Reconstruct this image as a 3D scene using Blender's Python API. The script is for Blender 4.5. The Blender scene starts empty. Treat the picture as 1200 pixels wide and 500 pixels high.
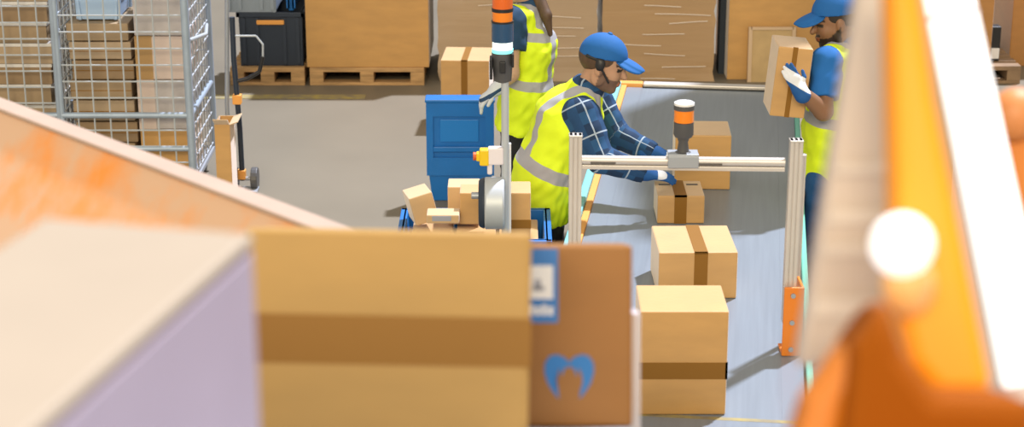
import bpy, bmesh, math, random
import numpy as np
from mathutils import Vector, Matrix, Euler

# ------------------------------------------------------------------ camera, world, light
C = bpy.context.scene.collection
SC = bpy.context.scene
PITCH = math.radians(18.0); FPX = 2247.0; CAMH = 3.45
cam = bpy.data.cameras.new('camera'); camo = bpy.data.objects.new('camera', cam); C.objects.link(camo)
camo.location = (0, 0, CAMH); camo.rotation_euler = (math.pi/2 - PITCH, 0, 0)
cam.sensor_width = 36; cam.lens = FPX/1200*36
cam.clip_start = .02
cam.dof.use_dof = True; cam.dof.focus_distance = 8.6
cam.dof.aperture_fstop = (cam.lens/1000)/0.016
SC.camera = camo

w = bpy.data.worlds.new('world'); SC.world = w; w.use_nodes = True
bg = w.node_tree.nodes['Background']
bg.inputs[0].default_value = (1.0, .92, .80, 1); bg.inputs[1].default_value = .68
sun = bpy.data.lights.new('sun', 'SUN'); suno = bpy.data.objects.new('sun', sun); C.objects.link(suno)
sun.energy = 6.0; sun.angle = math.radians(2.5); sun.color = (.92, .97, 1.12)
EL = math.radians(60); AZ = math.radians(50)
sd = Vector((math.cos(AZ)*math.cos(EL), math.sin(AZ)*math.cos(EL), math.sin(EL)))
suno.rotation_euler = (-sd).to_track_quat('-Z', 'Y').to_euler()
lamp = bpy.data.lights.new('front_fill', 'AREA'); fillo = bpy.data.objects.new('front_fill', lamp); C.objects.link(fillo)  # added fill behind the camera, brightens the shaded box fronts
lamp.shape = 'RECTANGLE'; lamp.size = 12; lamp.size_y = 5; lamp.energy = 5200; lamp.color = (1.0, .86, .60)
fillo.location = (-3, -19, 13); fillo.rotation_euler = (Vector((0, 8, 1))-fillo.location).to_track_quat('-Z', 'Y').to_euler()
SC.view_settings.view_transform = 'Standard'
try: SC.view_settings.look = 'None'
except Exception: pass
SC.view_settings.gamma = 1; SC.view_settings.use_curve_mapping = False
SC.view_settings.exposure = 0.0
random.seed(4)

# ------------------------------------------------------------------ pixel <-> place helpers
CP = Vector((0, 0, CAMH)); FW = Vector((0, math.cos(PITCH), -math.sin(PITCH)))
UP = Vector((0, math.sin(PITCH), math.cos(PITCH))); RT = Vector((1, 0, 0))
def ray(x, y): return FW + RT*((x-600)/FPX) + UP*((250-y)/FPX)
def at(x, y, Y):                      # the point of that sight line at world distance Y
    d = ray(x, y); return CP + d*(Y/d.y)
def P(x, y, h):                       # ... at height h
    d = ray(x, y); return CP + d*((h-CAMH)/d.z)
def cz(x, y, Z): return CP + ray(x, y)*Z

# ------------------------------------------------------------------ materials
def sset(bs, names, v):
    for n in names:
        if n in bs.inputs: bs.inputs[n].default_value = v; return
def mat(name, col, rough=.6, metal=0, noise=0, nscale=8, stretch=(1,1,1), col2=None, bump=0, bscale=40, spec=.5, coat=0, emit=0, trans=0, thr=None, sheen=0):
    m = bpy.data.materials.new(name); m.use_nodes = True
    nt = m.node_tree; bs = nt.nodes['Principled BSDF']
    bs.inputs['Base Color'].default_value = (*col, 1); bs.inputs['Roughness'].default_value = rough
    bs.inputs['Metallic'].default_value = metal
    sset(bs, ['Specular IOR Level'], spec)
    if coat: sset(bs, ['Coat Weight'], coat); sset(bs, ['Coat Roughness'], .15)
    if sheen: sset(bs, ['Sheen Weight'], sheen); sset(bs, ['Sheen Roughness'], .45)
    if trans: sset(bs, ['Transmission Weight'], trans)
    if emit: sset(bs, ['Emission Color'], (*col, 1)); sset(bs, ['Emission Strength'], emit)
    tc = nt.nodes.new('ShaderNodeTexCoord'); mp = nt.nodes.new('ShaderNodeMapping')
    nt.links.new(tc.outputs['Object'], mp.inputs[0]); mp.inputs['Scale'].default_value = stretch
    if noise or col2:
        n = nt.nodes.new('ShaderNodeTexNoise'); n.inputs['Scale'].default_value = nscale; n.inputs['Detail'].default_value = 6
        nt.links.new(mp.outputs[0], n.inputs['Vector'])
        r = nt.nodes.new('ShaderNodeValToRGB')
        lo, hi = thr or (.3, .7)
        r.color_ramp.elements[0].position = lo; r.color_ramp.elements[1].position = hi
        a = col2 or tuple(c*(1-noise) for c in col)
        r.color_ramp.elements[0].color = (*a, 1)
        r.color_ramp.elements[1].color = (*(col if col2 else tuple(min(1, c*(1+noise)) for c in col)), 1)
        nt.links.new(n.outputs[0], r.inputs[0]); nt.links.new(r.outputs[0], bs.inputs['Base Color'])
        if emit: nt.links.new(r.outputs[0], bs.inputs['Emission Color'])
    if bump:
        n2 = nt.nodes.new('ShaderNodeTexNoise'); n2.inputs['Scale'].default_value = bscale; n2.inputs['Detail'].default_value = 4
        nt.links.new(mp.outputs[0], n2.inputs['Vector'])
        b = nt.nodes.new('ShaderNodeBump'); b.inputs['Strength'].default_value = bump; b.inputs['Distance'].default_value = .02
        nt.links.new(n2.outputs[0], b.inputs['Height']); nt.links.new(b.outputs[0], bs.inputs['Normal'])
    return m
def attr_mat(name, attr, c0, c1, rough=.7, bump=0, rough1=None):   # two colours of one cloth split at attribute 0
    m = bpy.data.materials.new(name); m.use_nodes = True; nt = m.node_tree; bs = nt.nodes['Principled BSDF']
    a = nt.nodes.new('ShaderNodeAttribute'); a.attribute_name = attr
    g = nt.nodes.new('ShaderNodeMath'); g.operation = 'GREATER_THAN'; g.inputs[1].default_value = 0
    nt.links.new(a.outputs['Fac'], g.inputs[0])
    mx = nt.nodes.new('ShaderNodeMix'); mx.data_type = 'RGBA'
    mx.inputs[6].default_value = (*c0, 1); mx.inputs[7].default_value = (*c1, 1)
    nt.links.new(g.outputs[0], mx.inputs[0]); nt.links.new(mx.outputs[2], bs.inputs['Base Color'])
    bs.inputs['Roughness'].default_value = rough
    return m
def tone_mat(name):
    m = bpy.data.materials.new(name); m.use_nodes = True; nt = m.node_tree; bs = nt.nodes['Principled BSDF']
    a = nt.nodes.new('ShaderNodeAttribute'); a.attribute_name = 'tone'
    nt.links.new(a.outputs['Color'], bs.inputs['Base Color']); bs.inputs['Roughness'].default_value = .5
    sset(bs, ['Subsurface Weight'], .05)
    return m
def plaid_mat(name):
    m = bpy.data.materials.new(name); m.use_nodes = True; nt = m.node_tree; bs = nt.nodes['Principled BSDF']
    def line(attr, period, width, off=0):
        a = nt.nodes.new('ShaderNodeAttribute'); a.attribute_name = attr
        ad = nt.nodes.new('ShaderNodeMath'); ad.operation = 'MULTIPLY_ADD'; ad.inputs[1].default_value = 1/period; ad.inputs[2].default_value = off
        f = nt.nodes.new('ShaderNodeMath'); f.operation = 'FRACT'
        l = nt.nodes.new('ShaderNodeMath'); l.operation = 'LESS_THAN'; l.inputs[1].default_value = width
        nt.links.new(a.outputs['Fac'], ad.inputs[0]); nt.links.new(ad.outputs[0], f.inputs[0]); nt.links.new(f.outputs[0], l.inputs[0])
        return l.outputs[0]
    def mix(fac, a, b):
        mx = nt.nodes.new('ShaderNodeMix'); mx.data_type = 'RGBA'
        for k, v in ((6, a), (7, b)):
            if isinstance(v, tuple): mx.inputs[k].default_value = (*v, 1)
            else: nt.links.new(v, mx.inputs[k])
        nt.links.new(fac, mx.inputs[0]); return mx.outputs[2]
    c = mix(line('pu', .13, .42), (.006, .030, .085), (.014, .075, .19))
    c = mix(line('pv', .11, .40), c, (.010, .055, .15))
    c = mix(line('pu', .15, .045, .3), c, (.36, .44, .54))
    c = mix(line('pv', .13, .045, .25), c, (.36, .44, .54))
    nt.links.new(c, bs.inputs['Base Color']); bs.inputs['Roughness'].default_value = .85
    return m

CARD = [mat('cardboard_'+n, c, .55, noise=.08, nscale=5, stretch=(1,1,3), bump=.04, bscale=60, spec=.6, sheen=.6)
        for n, c in (('tan', (.56, .315, .105)), ('brown', (.46, .21, .05)), ('pale', (.60, .40, .20)), ('ochre', (.56, .305, .09)))]
NEARC = mat('near_tan_cardboard', (.41, .235, .06), .6, noise=.06, nscale=5, stretch=(1,1,3), bump=.04, bscale=60)
NEARB = mat('near_brown_cardboard', (.30, .125, .022), .6, noise=.06, nscale=5, stretch=(1,1,3), bump=.04, bscale=60)
TAPE = mat('brown_packing_tape', (.25, .11, .010), .55, spec=.3)
TAPEL = mat('tan_packing_tape', (.42, .25, .095), .4)
WCARD = mat('shaded_white_cardboard', (.40, .33, .40), .6, noise=.03)  # lilac shade of the white side is put into the colour
CREAM = mat('cream_cardboard', (.35, .28, .205), .6, noise=.03)
LILAC = mat('white_plastic', (.80, .74, .78), .4)
WOOD = mat('pallet_wood', (.50, .30, .13), .8, noise=.3, nscale=6, stretch=(1,8,8))
DWOOD = mat('weathered_wood', (.25, .16, .09), .8, noise=.3, nscale=6)
BELT = mat('belt_grey', (.215, .25, .295), .34, noise=.06, nscale=3, stretch=(20,.6,1), spec=.5)
LEDGE = mat('ledge_grey', (.215, .25, .295), .34)
ALU = mat('aluminium', (.62, .58, .55), .4, metal=.35, noise=.05)
ALUD = mat('dark_slot', (.10, .09, .085), .6)
STEEL = mat('grey_steel', (.36, .39, .44), .45, metal=.3)
CAGE = mat('zinc_grey', (.36, .44, .55), .45, metal=.25, noise=.1)
STACKC = [mat('dull_cardboard', (.36, .255, .15), .7, noise=.15, nscale=6), mat('dull_brown_cardboard', (.30, .20, .11), .7, noise=.15, nscale=6), mat('dull_pale_cardboard', (.42, .31, .20), .7, noise=.15, nscale=6)]
WIRE = mat('zinc_wire', (.50, .54, .58), .45, metal=.25)
ORANGE = mat('orange_paint', (.78, .22, .015), .45)
STRIPE = mat('orange_edge', (.85, .38, .08), .5)
TEAL = mat('teal_plastic', (.22, .60, .66), .45)
GREEN = mat('sea_green_plastic', (.16, .55, .42), .45)
BLUE = mat('blue_plastic', (.004, .15, .50), .4, noise=.06)
PBLUE = mat('pale_blue_plastic', (.40, .55, .75), .4)
NAVY = mat('navy_plastic', (.020, .032, .055), .5)
GREYP = mat('grey_plastic', (.27, .32, .38), .5)
BLACK = mat('black_plastic', (.012, .012, .014), .45)
CHAR = mat('charcoal_plastic', (.075, .075, .08), .5)
WHITE = mat('white_paint', (.80, .80, .80), .4)
LENS = mat('amber_lens', (.90, .24, .004), .25, coat=.5)
LENSD = mat('deep_orange_lens', (.75, .13, .005), .25, coat=.5)
LENSB = mat('dark_blue_lens', (.006, .06, .16), .2, coat=.6)
CYAN = mat('lit_cyan_lens', (.25, .95, .90), .3, emit=.7)
PALEL = mat('lit_white_lens', (.85, 1, .95), .3, emit=.9)
YEL = mat('yellow_plastic', (.86, .58, .01), .4)
RED = mat('red_plastic', (.65, .12, .02), .4)
FILM = mat('wrapped_cartons', (.44, .28, .14), .3, noise=.03, nscale=1.2, stretch=(.4,.4,4), bump=.3, bscale=3.5, spec=.6, coat=.4)
FILM2 = mat('wrapped_pale_cartons', (.46, .33, .21), .3, noise=.03, nscale=1.2, stretch=(.4,.4,4), bump=.3, bscale=3.5, spec=.6, coat=.5)
FGLINT = mat('film_highlight', (.78, .66, .54), .15, spec=.9, coat=1)
FLOORM = mat('concrete_floor', (.195, .168, .125), .5, noise=.06, nscale=1.2, spec=.4)
WALLM = mat('grey_wall', (.10, .11, .13), .8)
YLINE = mat('worn_yellow_line', (.42, .33, .09), .7, col2=(.22, .19, .14), nscale=14)
BLABEL = mat('blue_label', (.010, .16, .50), .5)
PAPER = mat('paper', (.82, .82, .84), .6)
INK = mat('grey_ink', (.35, .36, .42), .7)
BLUEINK = mat('blue_ink', (.012, .17, .50), .6)
BEAM = mat('worn_orange_paint', (.84, .28, .025), .5, col2=(.66, .42, .27), nscale=3.5, stretch=(1.5,1.5,1.2), thr=(.42,.66))
BEAMT = mat('lit_edge_pale', (.44, .32, .25), .5, noise=.05)  # pale colour paints the lit top edge of the beam
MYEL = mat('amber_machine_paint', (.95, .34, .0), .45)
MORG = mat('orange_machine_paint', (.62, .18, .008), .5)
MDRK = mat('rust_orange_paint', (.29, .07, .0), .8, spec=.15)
MGREY = mat('beige_grey_panel', (.50, .42, .37), .5, noise=.04, nscale=3)
MGREYL = mat('light_panel_rib', (.56, .49, .44), .5)
TUBE = mat('glow_added_white', (1, .985, .97), .4, emit=.75)  # glow added so the tube and ball read as bright white
TUBEC = mat('lilac_white_cap', (.86, .76, .76), .4)
VEST = attr_mat('hi_vis_vest', 'stripe', (.76, .96, .015), (.40, .40, .43), .75)
SKIN = tone_mat('skin')
PLAID = plaid_mat('navy_plaid')
CAPB = mat('blue_cap_cloth', (.007, .115, .38), .8, bump=.05)
TEEB = mat('blue_tee', (.010, .13, .42), .85)
NAVYC = mat('navy_sleeve', (.012, .05, .12), .85)
BLKC = mat('black_trousers', (.012, .013, .017), .9)
DENIM = mat('blue_trousers', (.012, .075, .22), .9)
GLOVEB = attr_mat('blue_glove', 'stripe', (.010, .09, .30), (.74, .76, .80), .8)
GLOVEW = attr_mat('white_glove', 'stripe', (.62, .66, .72), (.02, .06, .14), .8)
HAIRB = mat('brown_hair', (.10, .055, .03), .6, noise=.3, nscale=40, stretch=(1,1,.2))
HAIRD = mat('dark_hair', (.03, .02, .014), .7)
SHOE = mat('shoe_black', (.02, .02, .02), .6)

# ------------------------------------------------------------------ mesh helpers
def wm(o):
    m = Matrix.LocRotScale(o.location, o.rotation_euler, o.scale)
    return wm(o.parent) @ m if o.parent else m
def bx(bm, lo, hi, M=None):
    vs = [bm.verts.new((x, y, z)) for x in (lo[0], hi[0]) for y in (lo[1], hi[1]) for z in (lo[2], hi[2])]
    for f in ((0,1,3,2), (4,6,7,5), (0,4,5,1), (2,3,7,6), (0,2,6,4), (1,5,7,3)): bm.faces.new([vs[i] for i in f])
    if M is not None: bmesh.ops.transform(bm, matrix=M, verts=vs)
    return vs
def cyl(bm, a, b, r, r2=None, n=16, caps=True):
    a, b = Vector(a), Vector(b); r2 = r if r2 is None else r2
    d = (b-a).normalized(); q = d.orthogonal().normalized(); p = d.cross(q)
    ra = [bm.verts.new(a+(q*math.cos(t)+p*math.sin(t))*r) for t in [2*math.pi*i/n for i in range(n)]]
    rb = [bm.verts.new(b+(q*math.cos(t)+p*math.sin(t))*r2) for t in [2*math.pi*i/n for i in range(n)]]
    for i in range(n): bm.faces.new((ra[i], ra[(i+1)%n], rb[(i+1)%n], rb[i]))
    if caps: bm.faces.new(ra[::-1]); bm.faces.new(rb)
def lathe(bm, c, prof, n=24):          # prof: (radius, z)
    rows = []
    for r, z in prof:
        rows.append([bm.verts.new((c[0]+r*math.cos(2*math.pi*i/n), c[1]+r*math.sin(2*math.pi*i/n), c[2]+z)) for i in range(n)])
    for a, b in zip(rows, rows[1:]):
        for i in range(n): bm.faces.new((a[i], a[(i+1)%n], b[(i+1)%n], b[i]))
    bm.faces.new(rows[0][::-1]); bm.faces.new(rows[-1])
def tube(bm, pts, r, n=10):
    for a, b in zip(pts, pts[1:]): cyl(bm, a, b, r, n=n)
def prism(bm, a, b):                   # two matching outlines
    va = [bm.verts.new(p) for p in a]; vb = [bm.verts.new(p) for p in b]; n = len(va)
    bm.faces.new(va); bm.faces.new(vb[::-1])
    for i in range(n): bm.faces.new((va[i], vb[i], vb[(i+1)%n], va[(i+1)%n]))
def ell(bm, c, r, n=20, M=None):
    m = Matrix.Translation(c) @ Matrix.Diagonal((*r, 1))
    if M is not None: m = M @ m
    bmesh.ops.create_uvsphere(bm, u_segments=n, v_segments=n//2+2, radius=1, matrix=m)
def obj(name, bm, m, parent=None, bevel=0, smooth=False, world=False, seg=2):
    if world and parent: bmesh.ops.transform(bm, matrix=wm(parent).inverted(), verts=bm.verts)
    bmesh.ops.recalc_face_normals(bm, faces=bm.faces)
    me = bpy.data.meshes.new(name); bm.to_mesh(me); bm.free()
    if smooth:
        me.shade_smooth()
        try: me.set_sharp_from_angle(angle=math.radians(40))
        except Exception: pass
    o = bpy.data.objects.new(name, me); C.objects.link(o); me.materials.append(m)
    if parent: o.parent = parent
    if bevel:
        b = o.modifiers.new('bevel', 'BEVEL'); b.width = bevel; b.segments = seg; b.limit_method = 'ANGLE'; b.angle_limit = math.radians(40)
    return o
def B(): return bmesh.new()
def tag(o, label, cat, group=None):
    o['label'] = label; o['category'] = cat
    if group: o['group'] = group
    return o
def thing(name, label, cat, loc=(0,0,0), rz=0, group=None):
    o = bpy.data.objects.new(name, None); C.objects.link(o); o.location = loc; o.rotation_euler = (0, 0, rz)
    o.empty_display_size = .1
    return tag(o, label, cat, group)
def struct(name, bm, m):
    o = obj(name, bm, m); o['kind'] = 'structure'; return o
def one_box(name, lo, hi, m, parent=None, bevel=0, world=False):
    b = B(); bx(b, lo, hi); return obj(name, b, m, parent, bevel, world=world)
def dup(o, loc, label, rz=None, **kw):
    def cp(s, par):
        c = s.copy(); C.objects.link(c); c.parent = par
        for ch in s.children: cp(ch, c)
        return c
    r = cp(o, None); r.location = loc; r['label'] = label
    if rz is not None: r.rotation_euler = (0, 0, rz)
    return r

# ------------------------------------------------------------------ setting
b = B(); bx(b, (-16, -4, -.1), (16, 19, 0)); struct('floor', b, FLOORM)
b = B(); bx(b, (-16, 18.6, 0), (16, 18.8, 3.2)); struct('wall_back', b, WALLM)
yl = P(380, 113.5, 0)
b = B(); bx(b, (-4.2, yl.y-.055, 0), (-1.05, yl.y+.055, .003)); struct('trim_1', b, YLINE)
# high walkway the picture is taken from (below the frame)
DZ = 2.68
b = B(); bx(b, (-1.3, -.6, DZ-.08), (1.3, 1.63, DZ))
for sx in (-1.25, 1.25):
    for y in (-.5, 1.5): bx(b, (sx-.05, y-.05, 0), (sx+.05, y+.05, DZ-.08))
o = struct('floor_walkway', b, STEEL)

b = B(); bx(b, (1.93, 9.5, 0), (2.28, 11.6, 4.5)); struct('added_shade_block', b, mat('shade_block_beige', (.45, .38, .31), .7))  # unseen block added to shade the far belt
# ------------------------------------------------------------------ cartons
def carton(label, loc, size, rz=0, m=CARD[0], tapes=(), tape=TAPE, group=None, rx=0, ry=0, name='cardboard_box', cat='box'):
    W, D, H = size
    b = B(); bx(b, (-W/2, -D/2, 0), (W/2, D/2, H))
    o = obj(name, b, m, bevel=.005); o.location = loc; o.rotation_euler = (rx, ry, rz); tag(o, label, cat, group)
    if tapes:
        b = B(); e = .0018
        for t in tapes:
            k, a0, a1, c0, c1 = t
            X = lambda f: -W/2+f*W
            Yy = lambda f: -D/2+f*D
            Z = lambda f: f*H
            if k == 'front': bx(b, (X(a0)-(e if a0 == 0 else 0), -D/2-e, Z(c0)), (X(a1)+(e if a1 == 1 else 0), -D/2+.006, Z(c1)+(e if c1 == 1 else 0)))
            if k == 'top': bx(b, (X(a0), Yy(c0)-(e if c0 == 0 else 0), H-.006), (X(a1), Yy(c1), H+e))
            if k == 'right': bx(b, (W/2-.006, Yy(a0)-(e if a0 == 0 else 0), Z(c0)), (W/2+e, Yy(a1), Z(c1)))
        obj('tape', b, tape, o)
    return o

BH = .78
# ------------------------------------------------------------------ belt conveyor
A0 = P(735, 101, BH); B0 = P(683, 280, BH)
ey = (A0-B0); ey.z = 0; ey.normalize(); ex = Vector((ey.y, -ey.x, 0))
BY = math.atan2(-ey.x, ey.y)
conv = thing('belt_conveyor', 'long grey belt conveyor with teal and orange edges carrying parcels toward the camera', 'conveyor', (A0.x, A0.y, 0), BY)
L = 5.35; W = .93
one_box('belt', (.085, -L, BH-.03), (W-.085, -.02, BH), BELT, conv)
for x0, x1 in ((0, .0848), (W-.0848, W)): one_box('ledge', (x0, -L, BH-.05), (x1, -.02, BH+.0005), LEDGE, conv)
one_box('orange_strip', (-.032, -L, BH-.05), (-.001, 0, BH+.012), STRIPE, conv, .004)
one_box('teal_guard', (-.070, -L, BH-.06), (-.033, 0, BH+.03), TEAL, conv, .006)
one_box('teal_guard', (W+.001, -L, BH-.06), (W+.026, 0, BH+.03), GREEN, conv, .006)
for x0 in (-.06, W-.035): one_box('side_frame', (x0+.012, -L, BH-.24), (x0+.045, 0, BH-.07), STEEL, conv, .004)
b = B(); bx(b, (.09, -.012, BH-.12), (W+.01, .05, BH+.022)); obj('end_bar', b, ALU, conv, .006)
b = B(); bx(b, (-.07, -.012, BH-.12), (.088, .05, BH+.022)); obj('end_bar', b, STRIPE, conv, .006)
b = B(); bx(b, (.09, -.03, BH-.01), (W-.09, -.013, BH+.006)); obj('end_gap', b, BLACK, conv)
sm = P(800, 488, BH); sy = (sm-A0).dot(ey)
b = B(); bx(b, (.0, sy-.012, BH-.01), (W, sy+.012, BH+.0006)); obj('joint_strip', b, YLINE, conv)
for yy in (-.25, -1.9, -3.5, -5.1):
    for x0 in (-.03, W-.05): one_box('leg', (x0, yy-.03, .03), (x0+.05, yy+.03, BH-.06), STEEL, conv, .004)
    one_box('cross_bar', (.03, yy-.02, .2), (W-.03, yy+.02, .24), STEEL, conv)
    for x0 in (-.005, W-.025):
        b = B(); cyl(b, (x0, yy, 0), (x0, yy, .03), .05); obj('foot', b, CHAR, conv)
b = B(); cyl(b, (-.22, -.16, BH-.04), (-.08, -.16, BH-.04), .05, n=20); cyl(b, (-.24, -.16, BH-.04), (-.22, -.16, BH-.04), .042, n=20)
bx(b, (-.2, -.2, BH), (-.13, -.12, BH+.05)); obj('drive_motor', b, CHAR, conv, .004, True)

# parcels on the belt: (x0, x1, y front bottom, height, depth)
def on_belt(label, x0, x1, yb, h, d, rz=0, **kw):
    a = P(x0, yb, BH); c = P(x1, yb, BH); w_ = (c-a).length; m_ = (a+c)/2
    return carton(label, (m_.x - math.sin(rz)*d/2, m_.y + math.cos(rz)*d/2, BH+.001), (w_, d, h), rz, group='parcels on the belt', **kw)
on_belt('tallest carton on the belt, nearest the front, brown tape across its middle', 748, 850, 486, .375, .26,
        tapes=(('front', 0, 1, .35, .51), ('right', 0, 1, .35, .51)), m=CARD[3])
on_belt('wide low carton on the belt with tape over its top and down its front', 771, 863, 350, .193, .34, .02,
        tapes=(('front', .45, .62, 0, 1), ('top', .45, .62, 0, 1)), tape=TAPE, m=CARD[0])
b2 = on_belt('small carton with two dark slots under the bending worker\'s hands', 770, 825, 262, .128, .23, .0,
        tapes=(('front', .36, .62, 0, 1), ('top', .36, .62, 0, 1)), tape=TAPE, m=CARD[0])
w2 = b2.dimensions.x or .2
for s in (-1, 1):
    b = B(); bx(b, (s*.062-.026, .045, .12), (s*.062+.026, .068, .1285)); o = obj('hand_slot', b, ALUD, b2)
b3 = on_belt('carton standing behind the amber beacon on the far belt', 790, 855, 222, .262, .26, -.04, m=CARD[0])
b = B(); bx(b, (-.115, -.001, 0), (.04, .10, .003), Matrix.Translation((0, -.13, .19)) @ Matrix.Rotation(math.radians(-50), 4, 'X') @ Matrix.Rotation(.0, 4, 'Z'))
obj('label_flap', b, CARD[2], b3)

# ------------------------------------------------------------------ rail frame over the belt
Rb = P(921.5, 412, BH+.001); Lb = P(672, 405, BH+.001)
gate = thing('rail_frame', 'aluminium rail frame standing across the belt with an orange foot bracket', 'rail', Rb)
topR = at(931, 163, Rb.y).z; topL = at(672, 157, Lb.y).z
def post(p, z0, z1, hw):
    b = B()
    for s in (-1, 0, 1): bx(b, (p.x+s*hw*.68-hw*.27, p.y-hw*.8, z0), (p.x+s*hw*.68+hw*.27, p.y+hw*.8, z1))
    bx(b, (p.x-hw*.9, p.y-hw*.6, z0), (p.x+hw*.9, p.y+hw*.6, z1-.002)); bx(b, (p.x-hw, p.y-hw*.9, z1-.008), (p.x+hw, p.y+hw*.9, z1))
    return b
tiltR = Rb + Vector((0, 0, 0))
obj('post', post(tiltR, BH+.12, topR, .024), ALU, gate, .002, world=True)
obj('post', post(Rb+Vector((.045, .12, 0)), BH+.002, topR-.09, .012), ALU, gate, .002, world=True)
obj('post', post(Lb, BH+.002, topL, .024), ALU, gate, .002, world=True)
rl = at(680, 187, Lb.y); rr = at(920, 190, Rb.y)
b = B(); cyl(b, rl, rr, .0165, n=20); obj('rail', b, ALU, gate, 0, True, world=True)
b = B(); dv = (rr-rl)
q = Matrix.Translation((rl+rr)/2) @ dv.to_track_quat('X', 'Z').to_matrix().to_4x4()
bx(b, (-dv.length/2, -.011, -.033), (dv.length/2, .011, -.017), q); obj('lower_channel', b, ALU, gate, .002, world=True)
for f in (-.38, .14):
    b = B(); bx(b, (f*dv.length-.05, -.0185, -.010), (f*dv.length+.04, -.012, -.003), q); obj('slot', b, ALUD, gate, world=True)
b = B(); zt = at(928, 332, Rb.y).z
bx(b, (Rb.x-.024, Rb.y-.045, BH+.002), (Rb.x+.048, Rb.y-.034, zt)); bx(b, (Rb.x-.024, Rb.y-.034, BH+.002), (Rb.x+.048, Rb.y+.06, BH+.012))
bx(b, (Rb.x+.038, Rb.y-.034, BH+.01), (Rb.x+.048, Rb.y+.08, zt)); br = obj('foot_bracket', b, ORANGE, gate, .003, world=True); br['label'] = 'orange bolted foot bracket'
for k in range(3):
    z = BH+.03+(zt-BH-.06)*k/2
    b = B(); cyl(b, (Rb.x+.008, Rb.y-.045, z), (Rb.x+.008, Rb.y-.053, z), .009, n=12); obj('bolt', b, STEEL, br, world=True)

# beacon clamped on that rail
bt = at(800, 188, rl.y+(rr.y-rl.y)*.48)
zz = lambda py: at(800, py, bt.y).z
S = 1/270.
bc = thing('beacon_light', 'amber warning beacon on a black stem clamped to the aluminium rail', 'beacon', (bt.x, bt.y, bt.z-.04))
b = B(); bx(b, (bt.x-.055, bt.y-.034, zz(194)), (bt.x+.055, bt.y-.0205, zz(180))); bx(b, (bt.x-.055, bt.y-.034, zz(180.4)), (bt.x+.055, bt.y+.034, zz(178)))
obj('clamp', b, STEEL, bc, .003, world=True)
def lat(px, prof, name, m, parent, base):
    b = B(); lathe(b, (base.x, base.y, 0), prof); return obj(name, b, m, parent, 0, True, world=True)
lat(0, [(.028, zz(182)), (.032, zz(178.5)), (.022, zz(177)), (.017, zz(166)), (.024, zz(160))], 'stem', CHAR, bc, bt)
lat(0, [(.031, zz(160)), (.036, zz(157)), (.036, zz(142.5))], 'housing', CHAR, bc, bt)
lat(0, [(.0355, zz(142)), (.0355, zz(128))], 'lens', LENS, bc, bt)
lat(0, [(.037, zz(128)), (.037, zz(122.5))], 'ring', CHAR, bc, bt)
lat(0, [(.037, zz(122.5)), (.036, zz(120)), (.03, zz(119))], 'cap', WHITE, bc, bt)

# ------------------------------------------------------------------ signal tower on a pole
TY = 7.52
tp = at(592, 200, TY); tz = lambda py: at(592, py, TY).z
tow = thing('signal_tower', 'tall pole with an orange and blue stack light, yellow stop button and grey motor', 'signal light', (tp.x, TY, 0))
b = B(); lathe(b, (tp.x, TY, 0), [(.12, 0), (.12, .015), (.03, .03)]); obj('base_plate', b, CHAR, tow, world=True)
b = B(); cyl(b, (tp.x, TY, .02), (tp.x, TY, tz(94)), .0155, n=18); obj('pole', b, WIRE, tow, 0, True, world=True)
hx = tp.x - .010
hb = Vector((hx, TY, 0))
lat(0, [(.02, tz(96)), (.036, tz(94)), (.040, tz(78)), (.044, tz(76)), (.044, tz(61))], 'housing', CHAR, tow, hb)
b = B(); bx(b, (hx-.052, TY-.05, tz(90)), (hx-.040, TY+.02, tz(66))); bx(b, (hx+.036, TY-.05, tz(76)), (hx+.046, TY, tz(60))); bx(b, (hx-.012, TY-.056, tz(82)), (hx+.012, TY-.03, tz(69))); obj('hinge', b, BLACK, tow, .003, world=True)
lat(0, [(.043, tz(61)), (.043, tz(57))], 'cyan_lens', CYAN, tow, hb)
lat(0, [(.041, tz(57)), (.041, tz(48))], 'white_lens', PALEL, tow, hb)
lat(0, [(.044, tz(48)), (.044, tz(26))], 'blue_lens', LENSB, tow, hb)
lat(0, [(.045, tz(26)), (.045, tz(24))], 'ring', BLACK, tow, hb)
lat(0, [(.040, tz(24)), (.041, tz(13))], 'amber_lens', LENS, tow, hb)
lat(0, [(.043, tz(13)), (.043, tz(9))], 'ring', BLACK, tow, hb)
lat(0, [(.041, tz(9)), (.041, tz(-12)), (.03, tz(-15))], 'red_lens', LENSD, tow, hb)
def tb(x0, x1, y0, y1, dy0, dy1): # box from pixel bounds, depth offset
    a = at(x0, y1, TY); c = at(x1, y0, TY)
    return (a.x, TY+dy0, a.z), (c.x, TY+dy1, c.z)
b = B(); bx(b, *tb(588, 599, 169, 275, .012, .03)); obj('back_plate', b, WHITE, tow, .003, world=True)
b = B(); bx(b, *tb(572, 590, 172, 192, -.02, .02)); bx(b, *tb(571, 577, 190, 204, -.01, .012)); obj('switch_box', b, LILAC, tow, .006, world=True)
b = B(); bx(b, *tb(562, 573, 174, 193, -.022, .022)); bx(b, *tb(558, 563, 178, 188, -.018, .018)); yb = obj('stop_switch', b, YEL, tow, .006, world=True)
c0 = at(559, 183, TY); b = B(); cyl(b, c0, c0-Vector((.016, 0, 0)), .016, .018, n=16); obj('button', b, RED, yb, .002, world=True)
m0 = at(577, 236, TY); b = B()
cyl(b, (m0.x-.032, TY-.02, m0.z), (m0.x+.05, TY-.02, m0.z), .108, n=32); mo = obj('motor_housing', b, WIRE, tow, .008, True, world=True)
b = B(); cyl(b, (m0.x-.056, TY-.02, m0.z), (m0.x-.032, TY-.02, m0.z), .095, .108, n=32); obj('end_shield', b, NAVY, mo, .006, True, world=True)
b = B(); cyl(b, (m0.x-.085, TY-.06, m0.z+.045), (m0.x-.054, TY-.06, m0.z+.045), .014, n=14); obj('shaft', b, STEEL, mo, .002, world=True)

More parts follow.
